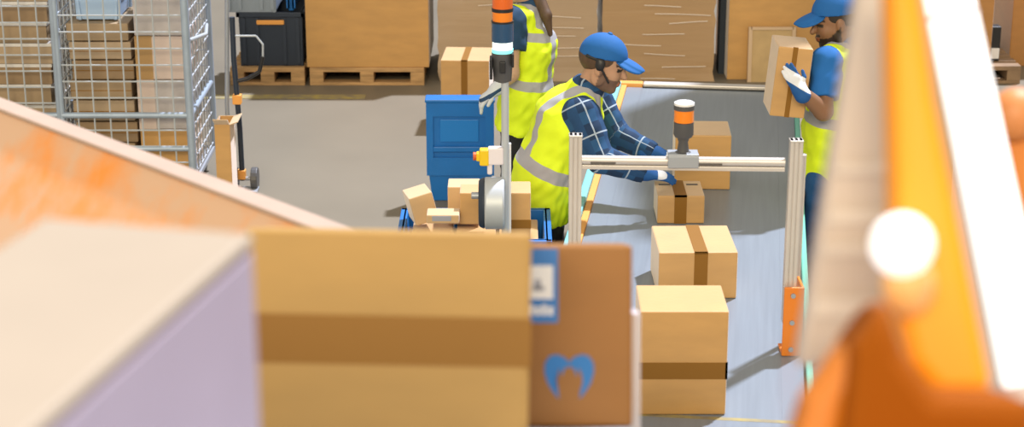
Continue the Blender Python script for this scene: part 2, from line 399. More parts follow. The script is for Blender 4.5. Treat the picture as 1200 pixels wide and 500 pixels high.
# ------------------------------------------------------------------ blue tote on a trolley, full of parcels
ty0, ty1, RIM = 7.64, 8.07, .85
x0 = at(474, 245, ty1).x; x1 = at(641, 262, ty1).x
def tote(name, label, cat, lo, hi, m, wall=.018, group=None, taper=.02):
    t = thing(name, label, cat, ((lo[0]+hi[0])/2, (lo[1]+hi[1])/2, lo[2]), 0, group)
    b = B(); hx_, hy_, h_ = (hi[0]-lo[0])/2, (hi[1]-lo[1])/2, hi[2]-lo[2]
    bx(b, (-hx_+taper, -hy_+taper, 0), (hx_-taper, hy_-taper, wall))
    for sx in (-1, 1):
        pts = [(sx*(hx_-taper), 0), (sx*hx_, h_), (sx*(hx_-wall), h_), (sx*(hx_-taper-wall), 0)]
        prism(b, [(x, -hy_+.004, z) for x, z in pts], [(x, hy_-.004, z) for x, z in pts])
        pts = [(sx*(hy_-taper), 0), (sx*hy_, h_), (sx*(hy_-wall), h_), (sx*(hy_-taper-wall), 0)]
        prism(b, [(-hx_+.004, y, z) for y, z in pts], [(hx_-.004, y, z) for y, z in pts])
    obj('shell', b, m, t, .003)
    b = B()
    for sx in (-1, 1):
        bx(b, (sx*hx_-.014, -hy_-.014, h_-.035), (sx*hx_+.014, hy_+.014, h_)); bx(b, (-hx_-.014, sx*hy_-.014, h_-.035), (hx_+.014, sx*hy_+.014, h_))
    obj('rim', b, m, t, .004)
    for sx in (-1, 1):
        b = B(); bx(b, (sx*(hx_+.004)-.012, -.06, h_-.09), (sx*(hx_+.004)+.012, .06, h_-.06)); obj('handle', b, m, t, .004)
    return t
tro = thing('trolley', 'grey steel trolley under the blue tote of small parcels', 'trolley', ((x0+x1)/2, (ty0+ty1)/2, 0))
hw_ = (x1-x0)/2
one_box('platform', (-hw_, -.22, .50), (hw_, .22, .54), STEEL, tro, .004)
for sx in (-1, 1):
    for sy_ in (-1, 1):
        one_box('leg', (sx*(hw_-.03)-.015, sy_*.19-.015, .1), (sx*(hw_-.03)+.015, sy_*.19+.015, .5), STEEL, tro)
        b = B(); cyl(b, (sx*(hw_-.03)-.015, sy_*.19, .05), (sx*(hw_-.03)+.015, sy_*.19, .05), .05, n=18); obj('wheel', b, CHAR, tro)
tote('blue_tote', 'open blue plastic tote heaped with small parcels beside the signal pole', 'tote', (x0, ty0, .541), (x1, ty1, RIM), BLUE)
def parcel(label, xa, xb, ytop, ybot, Yf, d, m, rz=0, rx=0, ry=0, tapes=(), low=None):
    a = at(xa, ybot, Yf); c = at(xb, ytop, Yf)
    return carton(label, ((a.x+c.x)/2, Yf+d/2, a.z), (c.x-a.x, d, c.z-a.z), rz, m, tapes, TAPE, 'parcels in the blue tote', rx, ry)
pl = [
 ('tilted small parcel at the left corner of the blue tote', 482, 510, 229, 262, 7.80, .16, CARD[2], .25, -.05, -.24, ()),
 ('flat little parcel with a printed label lying on top in the blue tote', 500, 538, 252, 262, 7.66, .10, CARD[2], 0, 0, 0, ()),
 ('pale parcel at the rear of the blue tote, second from the left', 525, 562, 219, 263, 7.90, .13, CARD[2], .0, 0, 0, ()),
 ('bright topped parcel half hidden by the grey motor in the blue tote', 539, 574, 226, 263, 7.74, .13, CARD[0], 0, 0, 0, ()),
 ('taped parcel standing right of the pole in the blue tote', 594, 622, 226, 285, 7.69, .17, CARD[0], 0, 0, 0, (('front', 0, 1, .3, .47),)),
]
pobs = [parcel(*q) for q in pl]
one_box('print_label', (-.045, -.052, .012), (.035, -.0505, .034), INK, pobs[1])
# lower layer carrying those parcels
for xa, xb, lab in ((480, 530, 'dull parcel in the lower layer of the blue tote, left end'), (533, 581, 'dull parcel in the lower layer of the blue tote, middle'), (584, 632, 'dull parcel in the lower layer of the blue tote, right end')):
    a = at(xa, 262, 7.70).x; c = at(xb, 262, 7.70).x; zt_ = min(at(600, 262, 7.66).z, at(600, 263, 7.74).z, at(600, 263, 7.9).z, at(600, 262, 7.8).z)-.012
    if 'right' in lab: zt_ = at(600, 285.5, 7.69).z-.002
    carton(lab, ((a+c)/2, 7.855, .565), (c-a-.006, .35, zt_-.565), 0, CARD[3], (), TAPE, 'parcels in the blue tote')

# tall blue bin behind the tote
by = P(540, 236, 0).y
xa, xb = at(500, 180, by).x, at(579, 180, by).x
zb = at(540, 116, by).z
bn = thing('blue_bin', 'tall narrow blue plastic bin with a recessed front panel on the floor behind the parcels', 'bin', ((xa+xb)/2, by+.05, 0))
hw_ = (xb-xa)/2; zz2 = lambda py: at(540, py, by).z
b = B(); z1_ = zz2(205); lo = [(-hw_+.03, -.035, 0), (hw_-.03, -.035, 0), (hw_-.03, .045, 0), (-hw_+.03, .045, 0)]
prism(b, lo, [(-hw_+.012, -.042, z1_), (hw_-.012, -.042, z1_), (hw_-.012, .05, z1_), (-hw_+.012, .05, z1_)]); obj('lower_shell', b, BLUE, bn, .006)
LB = mat('lighter_blue_plastic', (.006, .19, .60), .4)
one_box('upper_shell', (-hw_+.004, -.045, z1_), (hw_-.004, .05, zb-.02), BLUE, bn, .006)
fr = -.0455
b = B(); bx(b, (-hw_, fr-.016, z1_), (-hw_+.04, fr, zb-.021)); bx(b, (hw_-.05, fr-.016, z1_), (hw_, fr, zb-.021))
bx(b, (-hw_+.04, fr-.016, zz2(136)), (hw_-.05, fr, zb-.021)); bx(b, (-hw_+.04, fr-.016, z1_), (hw_-.05, fr, zz2(184))); obj('front_frame', b, BLUE, bn)
one_box('front_ledge', (-hw_+.041, fr-.026, zz2(177)), (hw_-.051, fr, zz2(171)), BLUE, bn, .004)
one_box('front_panel', (-hw_+.08, fr-.008, zz2(166)), (hw_-.09, fr, zz2(140)), LB, bn, .003)
one_box('lid', (-hw_-.006, -.068, zb-.02), (hw_+.006, .055, zb), BLUE, bn, .006)
# tall carton behind it
bb = P(546, 150, 0); cw = at(575, 80, bb.y).x - at(518, 80, bb.y).x
ch = at(546, 71, bb.y).z
carton('taped upright carton standing on the floor just behind the blue bin', (at(547, 90, bb.y).x, bb.y+.2, 0), (cw, .40, ch), -.06, CARD[0], (('front', .42, .55, 0, 1), ('top', .42, .55, 0, 1)), TAPE)

# ------------------------------------------------------------------ pallets and loads at the back
PY = P(430, 100, 0).y
def pallet(label, xc, wd, y=PY, d=.9, group='wooden pallets along the back', m=WOOD):
    t = thing('wooden_pallet', label, 'pallet', (xc, y+d/2, 0), 0, group)
    for k in range(3):
        xx = -wd/2 + (wd-.10)*k/2
        b = B(); bx(b, (xx, -d/2, .022), (xx+.10, d/2, .10)); obj('stringer', b, m, t, .003)
    for k in range(3):
        yy = -d/2+(d-.1)*k/2; one_box('bottom_board', (-wd/2, yy, 0), (wd/2, yy+.1, .022), m, t, .002)
    for k in range(6):
        yy = -d/2+(d-.1)*k/5; one_box('deck_board', (-wd/2, yy, .10), (wd/2, yy+.1, .132), m, t, .002)
    return t
def X(px, y=PY, py=90): return at(px, py, y).x
xa, xb = X(363), X(497); pallet('pale wooden pallet under the huge plain carton', (xa+xb)/2, xb-xa)
xa, xb = X(360), X(503)
carton('huge plain tan carton on a pallet left of the wrapped loads', ((xa+xb)/2, PY+.45, .133), (xb-xa, .88, .88), 0, CARD[3])
xa, xb = X(270), X(357); pallet('wooden pallet under the dark crate', (xa+xb)/2, xb-xa)
def crate(label, lo, hi, m, hm):
    t = tote('plastic_crate', label, 'crate', lo, hi, m, taper=.01)
    hx_ = (hi[0]-lo[0])/2; hy_ = (hi[1]-lo[1])/2; h_ = hi[2]-lo[2]
    b = B(); bx(b, (-.10, -hy_-.022, h_*.78), (.10, -hy_-.002, h_*.86)); o = obj('front_handle', b, hm, t, .004)
    for k in (-2, -1, 1, 2): one_box('rib', (k*hx_*.42-.012, -hy_-.008, .02), (k*hx_*.42+.012, -hy_+.012, h_-.04), m, t)
    return t
z0 = .133
xa, xb = X(281), X(356)
zc = at(320, 16, PY).z
crate('dark navy plastic crate with orange handle on a pallet by the wire cage', (xa, PY+.05, z0), (xb, PY+.6, zc), NAVY, STRIPE)
xa2, xb2 = X(262), X(328)
crate('grey plastic crate stacked on the dark navy crate', (xa2+.03, PY+.03, zc+.001), (xb2-.01, PY+.55, zc+.25), GREYP, GREYP)
xa3 = X(331); crate('small blue plastic crate stacked on the dark crate beside the grey one', (xa3+.045, PY+.1, zc+.001), (X(346), PY+.5, zc+.2), BLUE, BLUE)
def load(label, xa, xb, y, d, h, m):
    t = thing('wrapped_load', label, 'wrapped pallet load', ((xa+xb)/2, y+d/2, 0), 0, 'shrink wrapped pallet loads')
    b = B(); bx(b, (-(xb-xa)/2, -d/2, 0), ((xb-xa)/2, d/2, h))
    bmesh.ops.subdivide_edges(b, edges=b.edges[:], cuts=14, use_grid_fill=True)
    for v in b.verts:
        k = math.sin(v.co.z*31+v.co.x*3)*.5+math.sin(v.co.z*57+2*v.co.x)*.5
        n = Vector((v.co.x/(xb-xa), v.co.y/d, 0))
        v.co += n*(k*.02)
    obj('cartons_in_film', b, m, t, 0, True)
    # pale tubes drawn as highlights along the creases of the film
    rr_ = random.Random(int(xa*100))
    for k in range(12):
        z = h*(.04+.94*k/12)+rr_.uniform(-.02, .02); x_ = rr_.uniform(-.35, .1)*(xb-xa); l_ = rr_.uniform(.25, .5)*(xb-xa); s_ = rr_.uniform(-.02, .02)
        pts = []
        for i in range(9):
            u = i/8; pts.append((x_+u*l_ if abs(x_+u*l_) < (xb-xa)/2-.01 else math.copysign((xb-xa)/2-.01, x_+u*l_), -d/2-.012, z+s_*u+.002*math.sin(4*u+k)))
        b = B(); tube(b, pts, .004, 6); obj('crease_highlight', b, FGLINT, t, 0, True)
    return t
load('pale shrink wrapped pallet load behind the woman', X(513), X(700), PY+.13, .9, .98, FILM2)
load('brown shrink wrapped pallet load behind the far end of the belt', X(706), X(838), PY+.13, .9, .98, FILM)
xa, xb = X(855), X(985)
carton('large plain brown carton on the floor beyond the man holding a box', ((xa+xb)/2, PY+.6, 0), (xb-xa, .85, 1.0), 0, CARD[3])
xa, xb = X(880), X(931); zt_ = at(900, 36, PY).z
bp = thing('plywood_sheet', 'framed plywood sheet leaning on the plain brown carton', 'plywood', ((xa+xb)/2, PY+.10, 0))
bp.rotation_euler = (-.06, 0, 0)
one_box('board', (-(xb-xa)/2+.012, 0, 0), ((xb-xa)/2-.012, .02, zt_-.015), mat('plywood', (.52, .36, .17), .7, noise=.1), bp)
b = B(); h_ = (xb-xa)/2
for s in (-1, 1): bx(b, (s*h_-.014, -.01, 0), (s*h_+.014, .03, zt_))
bx(b, (-h_, -.01, zt_-.02), (h_, .03, zt_)); obj('edge_frame', b, mat('pale_wood', (.60, .43, .27), .7), bp, .002)
# dark post put in for the shade of the gap
b = B(); xm = X(844, PY+.4); bx(b, (xm-.022, PY+.35, 0), (xm+.022, PY+.5, 1.25)); o = struct('gap_shade_post', b, mat('gap_shade_dark', (.018, .03, .05), .6))
# right background
xa, xb = X(1105), X(1163); pallet('worn pallet at the right edge beyond the orange machine', X(1150), .60, PY+.05, m=DWOOD)
carton('tall brown carton at the right edge beyond the orange machine', ((xa+xb)/2, PY+.5, .133), (xb-xa, .8, .85), 0, CARD[1])
xa, xb = X(1166), X(1178)
dv_ = thing('black_device', 'small black device with a white label on the pallet at the right edge', 'device', ((xa+xb)/2, PY+.25, .133))
one_box('case', (-.035, -.05, 0), (.035, .05, .26), BLACK, dv_, .006); one_box('label', (-.03, -.053, .02), (.03, -.05, .1), PAPER, dv_)
carton('second tall brown carton cut off by the right edge of the picture', (X(1240), PY+1.0, 0), (.42, .8, 1.0), 0, CARD[1])
carton('large brown carton standing behind the orange machine beside the vested man', (X(1035), PY+.6, 0), (.5, .8, 1.0), 0, CARD[3])

# ------------------------------------------------------------------ wire cages at the left
CY = P(222, 243, 0).y
cx1 = at(222, 120, CY).x; cx0 = at(72, 120, CY).x; CD = .80; CHT = 1.75
def cage(label, xa, wd, y, sp):
    t = thing('roll_cage', label, 'wire cage', (xa+wd/2, y+CD/2, 0), 0, 'wire mesh roll cages')
    h = wd/2; d = CD/2; r = .019
    def vb(x, y_, r_): return obj('post', (lambda b: (cyl(b, (x, y_, .14), (x, y_, CHT), r_, n=12), b)[1])(B()), CAGE, t, 0, True)
    for x, y_ in ((-h, -d), (h, -d), (-h, d), (h, d)): vb(x, y_, .024 if x > 0 else .016)
    zA = at(150, 135, y).z; zB = at(150, 174, y).z
    for nm, pts, rr_ in (('cross_bar', [(-h, -d, zA), (h, -d, zA), (h, d, zA)], .018), ('cross_bar', [(-.18, -d, zB), (h, -d, zB)], .016), ('top_bar', [(-h, -d, CHT), (h, -d, CHT), (h, d, CHT), (-h, d, CHT), (-h, -d, CHT)], .016)):
        b = B(); tube(b, pts, rr_); obj(nm, b, CAGE, t, 0, True)
    b = B(); tube(b, [(h, -d+.1, .98), (h+.05, 0, .95), (h, d-.05, .93)], .012); obj('side_handle', b, WIRE, t, 0, True)
    def meshp(nm, p, u, v, nu, nv):
        b = B(); p, u, v = Vector(p), Vector(u), Vector(v)
        for i in range(nu+1): cyl(b, p+u*i/nu, p+u*i/nu+v, .0052, n=6)
        for j in range(nv+1): cyl(b, p+v*j/nv, p+v*j/nv+u, .0052, n=6)
        return obj(nm, b, WIRE, t)
    nz = round((CHT-.2)/sp); nx = round(wd/sp); ny = round(CD/sp)
    meshp('front_mesh', (-h, -d, .18), (wd, 0, 0), (0, 0, CHT-.2), nx, nz)
    meshp('back_mesh', (-h, d, .18), (wd, 0, 0), (0, 0, CHT-.2), nx, nz)
    meshp('side_mesh', (h, -d, .18), (0, CD, 0), (0, 0, CHT-.2), ny, nz)
    meshp('side_mesh', (-h, -d, .18), (0, CD, 0), (0, 0, CHT-.2), ny, nz)
    one_box('deck', (-h-.01, -d, .125), (h+.01, d, .155), STEEL, t, .004)
    for x, y_ in ((-h+.06, -d+.06), (h-.06, -d+.06), (-h+.06, d-.06), (h-.06, d-.06)):
        b = B(); cyl(b, (x-.015, y_, .06), (x+.015, y_, .06), .06, n=18); bx(b, (x-.02, y_-.02, .06), (x+.02, y_+.02, .125)); obj('caster', b, CHAR, t)
    return t
cage('nearer wire mesh roll cage with blue grey posts, right of the other cage', cx0, cx1-cx0, CY, .095)
cage('wire mesh roll cage cut off by the left edge, full of flattened cardboard', cx0-.87, .80, CY+.25, .095)
# flattened cardboard in the left cage
STRAP = mat('white_strap', (.70, .67, .64), .4)
bz = .156; names_ = ['lowest', 'second lowest', 'third lowest', 'fourth lowest', 'fifth lowest', 'sixth lowest', 'seventh lowest', 'eighth lowest', 'top']
for k in range(9):
    hgt = .125
    o = tag(one_box('cardboard_bundle', (-.34, -.30, 0), (.34, .30, hgt-.02), STACKC[k%3], None, .004), names_[k]+' bundle of flattened cardboard in the left edge cage', 'cardboard', 'flattened cardboard bundles in the left cage')
    o.location = (cx0-.47+.012*((k*7)%3-1), CY+.25+CD/2, bz)
    one_box('edge_band', (-.345, -.305, hgt-.0195), (.345, .305, hgt-.001), STRAP, o)
    bz += hgt
# stack in the right cage
bz = .156; xl = at(84, 100, CY+.15).x; xr = at(156, 100, CY+.15).x
for k, hgt in enumerate((.20, .13, .13, .12, .12, .11, .11)):
    o = tag(one_box('cardboard_stack', (-(xr-xl)/2, -.25, 0), ((xr-xl)/2, .25, hgt-.008), STACKC[k%3], None, .006),
        names_[k]+' flat brown carton in the stack inside the nearer cage', 'box', 'flat cartons in the nearer cage')
    o.location = ((xl+xr)/2+.01*((k*5)%3-1), CY+.15+.25, bz); bz += hgt
    one_box('seam', (-(xr-xl)/2-.001, -.2505, hgt*.42), ((xr-xl)/2+.001, -.25, hgt*.46), TAPE, o)
pb = tote('plastic_crate', 'pale blue plastic crate on top of the flat cartons in the nearer cage', 'crate', (xl+.035, CY+.2, bz+.001), (xr-.06, CY+.6, bz+.24), PBLUE)
xl2 = at(159, 100, CY+.1).x; xr2 = at(217, 100, CY+.1).x
GW = mat('grey_wrap', (.47, .43, .42), .4, noise=.12, bump=.2, bscale=8)
PW = mat('pinkish_card', (.62, .50, .44), .6)
bz = .156
for k, (hgt, m_) in enumerate(((.28, CARD[3]), (.30, GW), (.26, PW), (.34, GW))):
    o = carton(('bottom brown', 'second grey wrapped', 'third pale', 'topmost grey wrapped')[k]+' carton of the narrow stack at the right inside the nearer cage', ((xl2+xr2)/2, CY+.13+.25, bz), (xr2-xl2, .46, hgt-.004), 0, m_, (('front', 0, .34, 0, 1),) if k in (1, 2) else (), PW if k == 1 else TAPEL, 'narrow stack in the nearer cage')  # pinkish left strip on the second carton paints its lit side
    bz += hgt
# open carton beside the cage
ocy = P(265, 243, 0).y; oxa = at(252, 170, ocy).x; oxb = at(269, 170, ocy).x; ozt = at(265, 146, ocy).z
oc = thing('open_carton', 'narrow open carton with a pale raised flap beside the cage post', 'box', ((oxa+oxb)/2+.004, ocy+.1, 0))
hw_ = (oxb-oxa)/2
b = B(); t_ = .006
for s in (-1, 1): bx(b, (s*hw_-t_/2, -.1, 0), (s*hw_+t_/2, .1, ozt)); bx(b, (-hw_, s*.1-t_/2, 0), (hw_, s*.1+t_/2, ozt))
bx(b, (-hw_, -.1, 0), (hw_, .1, t_)); obj('walls', b, CARD[0], oc)
b = B(); bx(b, (-hw_, 0, 0), (hw_, .005, .09), Matrix.Translation((0, -.1, ozt)) @ Matrix.Rotation(math.radians(58), 4, 'X')); obj('flap', b, CARD[2], oc)
b = B(); bx(b, (0, -.1, 0), (.005, .1, .05), Matrix.Translation((hw_, 0, ozt)) @ Matrix.Rotation(math.radians(70), 4, 'Y')); obj('flap', b, CARD[2], oc)
# hand truck
hy = P(285, 222, 0).y; ht = thing('hand_truck', 'dark upright hand truck with orange clips between the cage and the crates', 'hand truck', (at(282, 235, hy).x, hy, 0))
def hp(px, py): return at(px, py, hy)
b = B(); tube(b, [Vector((hp(285, 228).x, hy, .06)), hp(281, 150), hp(274, 70), hp(272, 20)], .016); obj('upright', b, NAVY, ht, 0, True, world=True)
b = B(); tube(b, [hp(266, -10), hp(266, 120), Vector((hp(266, 130).x, hy, .1))], .013); obj('upright', b, STEEL, ht, 0, True, world=True)
for py, px in ((116, 278), (204, 283)):
    b = B(); c0 = hp(px, py); bx(b, (c0.x-.026, hy-.026, c0.z-.028), (c0.x+.026, hy+.026, c0.z+.028)); obj('clip', b, STRIPE, ht, .004, world=True)
b = B(); tube(b, [hp(274, 96), hp(290, 92), hp(304, 84), hp(308, 66)], .012); obj('handle', b, BLACK, ht, 0, True, world=True)
b = B(); tube(b, [hp(275, 42), hp(300, 42), hp(308, 52), hp(308, 66)], .006); obj('cable', b, WIRE, ht, 0, True, world=True)
for s in (-1, 1):
    c0 = Vector((hp(285, 228).x+.015+s*.06, hy, .07)); b = B(); cyl(b, c0-Vector((.02, 0, 0)), c0+Vector((.02, 0, 0)), .07, n=20); obj('wheel', b, CHAR, ht, .006, world=True)
c0 = hp(285, 228); b = B(); cyl(b, (c0.x-.06, hy, .07), (c0.x+.09, hy, .07), .012); bx(b, (c0.x-.02, hy-.12, .012), (c0.x+.10, hy, .022)); obj('toe_plate', b, STEEL, ht, world=True)

# ------------------------------------------------------------------ near orange beam
BMH = 2.26
pa = P(-60, 102.3, BMH); pb_ = P(430, 287.7, BMH)
bd = (pb_-pa); bl = bd.length; byaw = math.atan2(bd.y, bd.x)
bm_ = thing('guard_beam', 'worn orange steel beam running diagonally in front of the wire cages', 'beam', (pa.x, pa.y, 0), byaw)
b = B(); q_ = [(0, BMH-.012), (.022, BMH-.012), (-.36, BMH-.54), (-.38, BMH-.53)]
prism(b, [(0, y, z) for y, z in q_], [(bl, y, z) for y, z in q_]); obj('face', b, BEAM, bm_, .004)
one_box('top_flange', (0, -.008, BMH-.0115), (bl, .05, BMH), BEAMT, bm_, .008)
for xx in (.15, bl-.15): one_box('support_post', (xx-.03, .023, 0), (xx+.03, .045, BMH-.012), MORG, bm_, .004)

# ------------------------------------------------------------------ near white carton
LH = P(298, 272, 0); zt_ = 2.9725
pf = P(298, 272, zt_); lyaw = -math.atan(.2328)
lw, ll = .178, .52
lx = Vector((math.cos(lyaw), math.sin(lyaw), 0)); lyv = Vector((-math.sin(lyaw), math.cos(lyaw), 0))
ctr = pf - lx*lw/2 - lyv*ll/2
nb = thing('white_carton', 'blurred white carton with a cream lid at the lower left, closest to the camera', 'box', (ctr.x, ctr.y, DZ+.001), lyaw)
one_box('body', (-lw/2, -ll/2, 0), (lw/2, ll/2, zt_-DZ-.012), WCARD, nb, .006)
one_box('lid', (-lw/2-.001, -ll/2, zt_-DZ-.0118), (lw/2+.001, ll/2, zt_-DZ-.001), CREAM, nb, .005)

# ------------------------------------------------------------------ chute with the two big near cartons (slopes down away from the camera)
def camM(x, v, Z): # place in the sloping frame
    return Matrix.Translation(CP + RT*x + UP*v + FW*Z) @ Matrix.Rotation(-PITCH, 4, 'X')
cl = CP + RT*(-.08) + UP*(-.305) + FW*2.45
ch_ = thing('chute', 'sloping white edged chute under the two big near cartons', 'chute', cl); ch_.rotation_euler = (-PITCH, 0, 0)
one_box('slide', (-.26, -.45, -.02), (.25, .55, 0), STEEL, ch_, .003)
one_box('side_guard', (.2555, .40, -.02), (.2705, .52, .158), LILAC, ch_, .003)
for xx in (-.24, .22):
    for yy in (-.35, .45):
        p_ = wm(ch_) @ Vector((xx, yy, -.02))
        b = B(); bx(b, (p_.x-.015, p_.y-.015, 0), (p_.x+.015, p_.y+.015, p_.z+.003)); obj('leg', b, STEEL, ch_, world=True)
def near_carton(label, x0, x1, ytop, Z, d, m, roll, tapes, tape=TAPE):
    s = FPX/Z; w_ = (x1-x0)/s; xc = ((x0+x1)/2-600)/s; vt = -(ytop-250)/s; h_ = vt+.3045
    p_ = CP + RT*xc + UP*(-.3045) + FW*(Z+d/2)
    o = carton(label, p_, (w_, d, h_), 0, m, tapes, tape); o.rotation_euler = (Matrix.Rotation(-PITCH, 3, 'X') @ Matrix.Rotation(roll, 3, 'Y')).to_euler(); o.location += UP*abs(roll)*w_*.5
    return o, s, h_, w_, d
na = near_carton('big blurred tan carton in the centre foreground with a brown tape band', 281, 618, 274, 2.4, .24, NEARC, .02, (('front', 0, 1, .40, .62), ))
nbx, s, h_, w_, d_ = near_carton('brown carton with a blue label and blue heart emblem, right of the big tan carton', 590, 741, 287, 2.74, .20, NEARB, 0, ())
def fb(x0, x1, y0, y1, th): # local bounds on its front face from the pixels
    cxp = (590+741)/2; f = lambda px: (px-cxp)/s
    zf = lambda py: h_-(py-287)/s
    return (f(x0), -d_/2-th, zf(y1)), (f(x1), -d_/2+.004, zf(y0))
lb = one_box('label', *fb(612, 654, 291, 378, .001), BLABEL, nbx)
pn = one_box('panel', *fb(612, 648, 311, 350, .002), PAPER, lb)
b = B(); bx(b, *fb(626, 634, 327, 340, .0026)); bx(b, *fb(624, 638, 335, 340, .0026)); obj('print', b, INK, lb)
b = B()
for k in range(4): bx(b, *fb(620+k*7.5, 625.5+k*7.5, 357+(k%2)*2, 369, .002))
obj('print', b, PAPER, lb)
# heart of two curved hands
b = B(); cxp = (590+741)/2
def crescent(side):
    out = [(0, 424), (6, 418), (15, 415), (23, 417), (28.5, 425), (29, 436), (25, 449), (18, 460), (12, 467)]
    inn = [(13, 458), (16, 448), (15, 438), (11, 430), (9, 441), (6, 433), (4, 429), (1, 431)]
    return [(667+side*x, y) for x, y in out+inn]
for sd_ in (-1, 1):
    pts = crescent(sd_)
    A_ = [((x-cxp)/s, -d_/2-.0012, h_-(y-287)/s) for x, y in pts]; B_ = [(x, -d_/2+.003, z) for x, y, z in A_]
    prism(b, A_, B_)
for f in b.faces[:]:
    if len(f.verts) > 4: bmesh.ops.triangulate(b, faces=[f])
obj('heart_emblem', b, BLUEINK, nbx)

# ------------------------------------------------------------------ near orange machine at the right
MZ = 1.7
mc = thing('orange_machine', 'blurred orange machine with a grey panel and white tube, glow added, at the right edge', 'machine', (cz(1080, 500, 1.3).x, 1.25, DZ+.001))
def pprism(poly, Z, th, name, m, bevel=.006, parent=None):
    b = B(); a = [cz(x, y, Z) for x, y in poly]; prism(b, a, [p+FW*th for p in a]); return obj(name, b, m, parent or mc, bevel, world=True)
gp = pprism([(1008, -30), (1070, -30), (1060, 430), (934, 430)], 1.5, .03, 'grey_panel', MGREY)
for y0, y1 in ((192, 204), (246, 262), (286, 300), (348, 372)):
    xl_ = lambda y: 1008-74*(y+30)/460
    pprism([(xl_(y0)+8, y0), (1058, y0), (1058, y1), (xl_(y1)+8, y1)], 1.494, .006, 'panel_rib', MGREYL, .001, gp)
pprism([(1044, -30), (1078, -30), (1100, 120), (1130, 270), (1168, 462), (1100, 466), (1066, 425), (1052, 360), (1050, 200)], 1.36, .05, 'column', MYEL, .012)
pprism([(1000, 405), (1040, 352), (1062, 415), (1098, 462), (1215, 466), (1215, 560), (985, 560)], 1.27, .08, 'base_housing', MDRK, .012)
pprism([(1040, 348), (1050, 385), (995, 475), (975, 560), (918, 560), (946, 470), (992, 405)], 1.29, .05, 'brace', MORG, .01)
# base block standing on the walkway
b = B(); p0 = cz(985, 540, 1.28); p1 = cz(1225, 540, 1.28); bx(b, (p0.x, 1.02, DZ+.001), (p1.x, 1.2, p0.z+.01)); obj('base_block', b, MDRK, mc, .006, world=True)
b = B(); ta = cz(1104, -40, 2.2); tb_ = cz(1207, 452, 2.1); cyl(b, ta, tb_, .0285, .0305, n=28); tl = obj('white_tube', b, TUBE, mc, .008, True, world=True); tl['label'] = 'white tube with added glow'
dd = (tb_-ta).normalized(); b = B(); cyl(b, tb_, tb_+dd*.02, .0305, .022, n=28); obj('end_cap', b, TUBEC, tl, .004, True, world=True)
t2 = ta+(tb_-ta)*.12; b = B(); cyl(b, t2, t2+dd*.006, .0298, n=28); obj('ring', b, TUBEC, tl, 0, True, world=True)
b = B(); ell(b, cz(1057, 287, 1.32), (.0215,)*3); kn = obj('highlight_ball', b, TUBE, mc, 0, True, world=True)  # glowing ball put in for a blurred bright highlight
b = B(); ell(b, cz(1064, 335, 1.33), (.0185, .015, .022)); obj('ball_reflection', b, mat('reflected_pale_orange', (.82, .46, .17), .5), mc, 0, True, world=True)  # pale blob shaped as the reflection below the bright ball
b = B(); ell(b, cz(1150, 118, 2.45), (.02, .02, .028)); ell(b, cz(1190, 134, 2.42), (.034, .03, .034)); obj('rounded_cover', b, mat('light_rust_paint', (.62, .23, .07), .5), mc, 0, True, world=True)
pprism([(1158, 128), (1190, 108), (1230, 105), (1230, 500), (1195, 520), (1175, 300)], 2.44, .05, 'side_cover', MORG, .012)

# carrying arms of the machine, low behind its housing
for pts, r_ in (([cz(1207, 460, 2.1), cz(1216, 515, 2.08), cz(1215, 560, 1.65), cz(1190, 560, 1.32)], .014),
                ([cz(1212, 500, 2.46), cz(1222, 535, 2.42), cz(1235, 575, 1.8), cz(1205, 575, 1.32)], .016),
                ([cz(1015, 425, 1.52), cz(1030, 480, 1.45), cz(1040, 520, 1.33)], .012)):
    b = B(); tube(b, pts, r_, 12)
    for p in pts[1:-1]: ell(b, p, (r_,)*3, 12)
    obj('carrying_arm', b, MDRK, mc, 0, True, world=True)

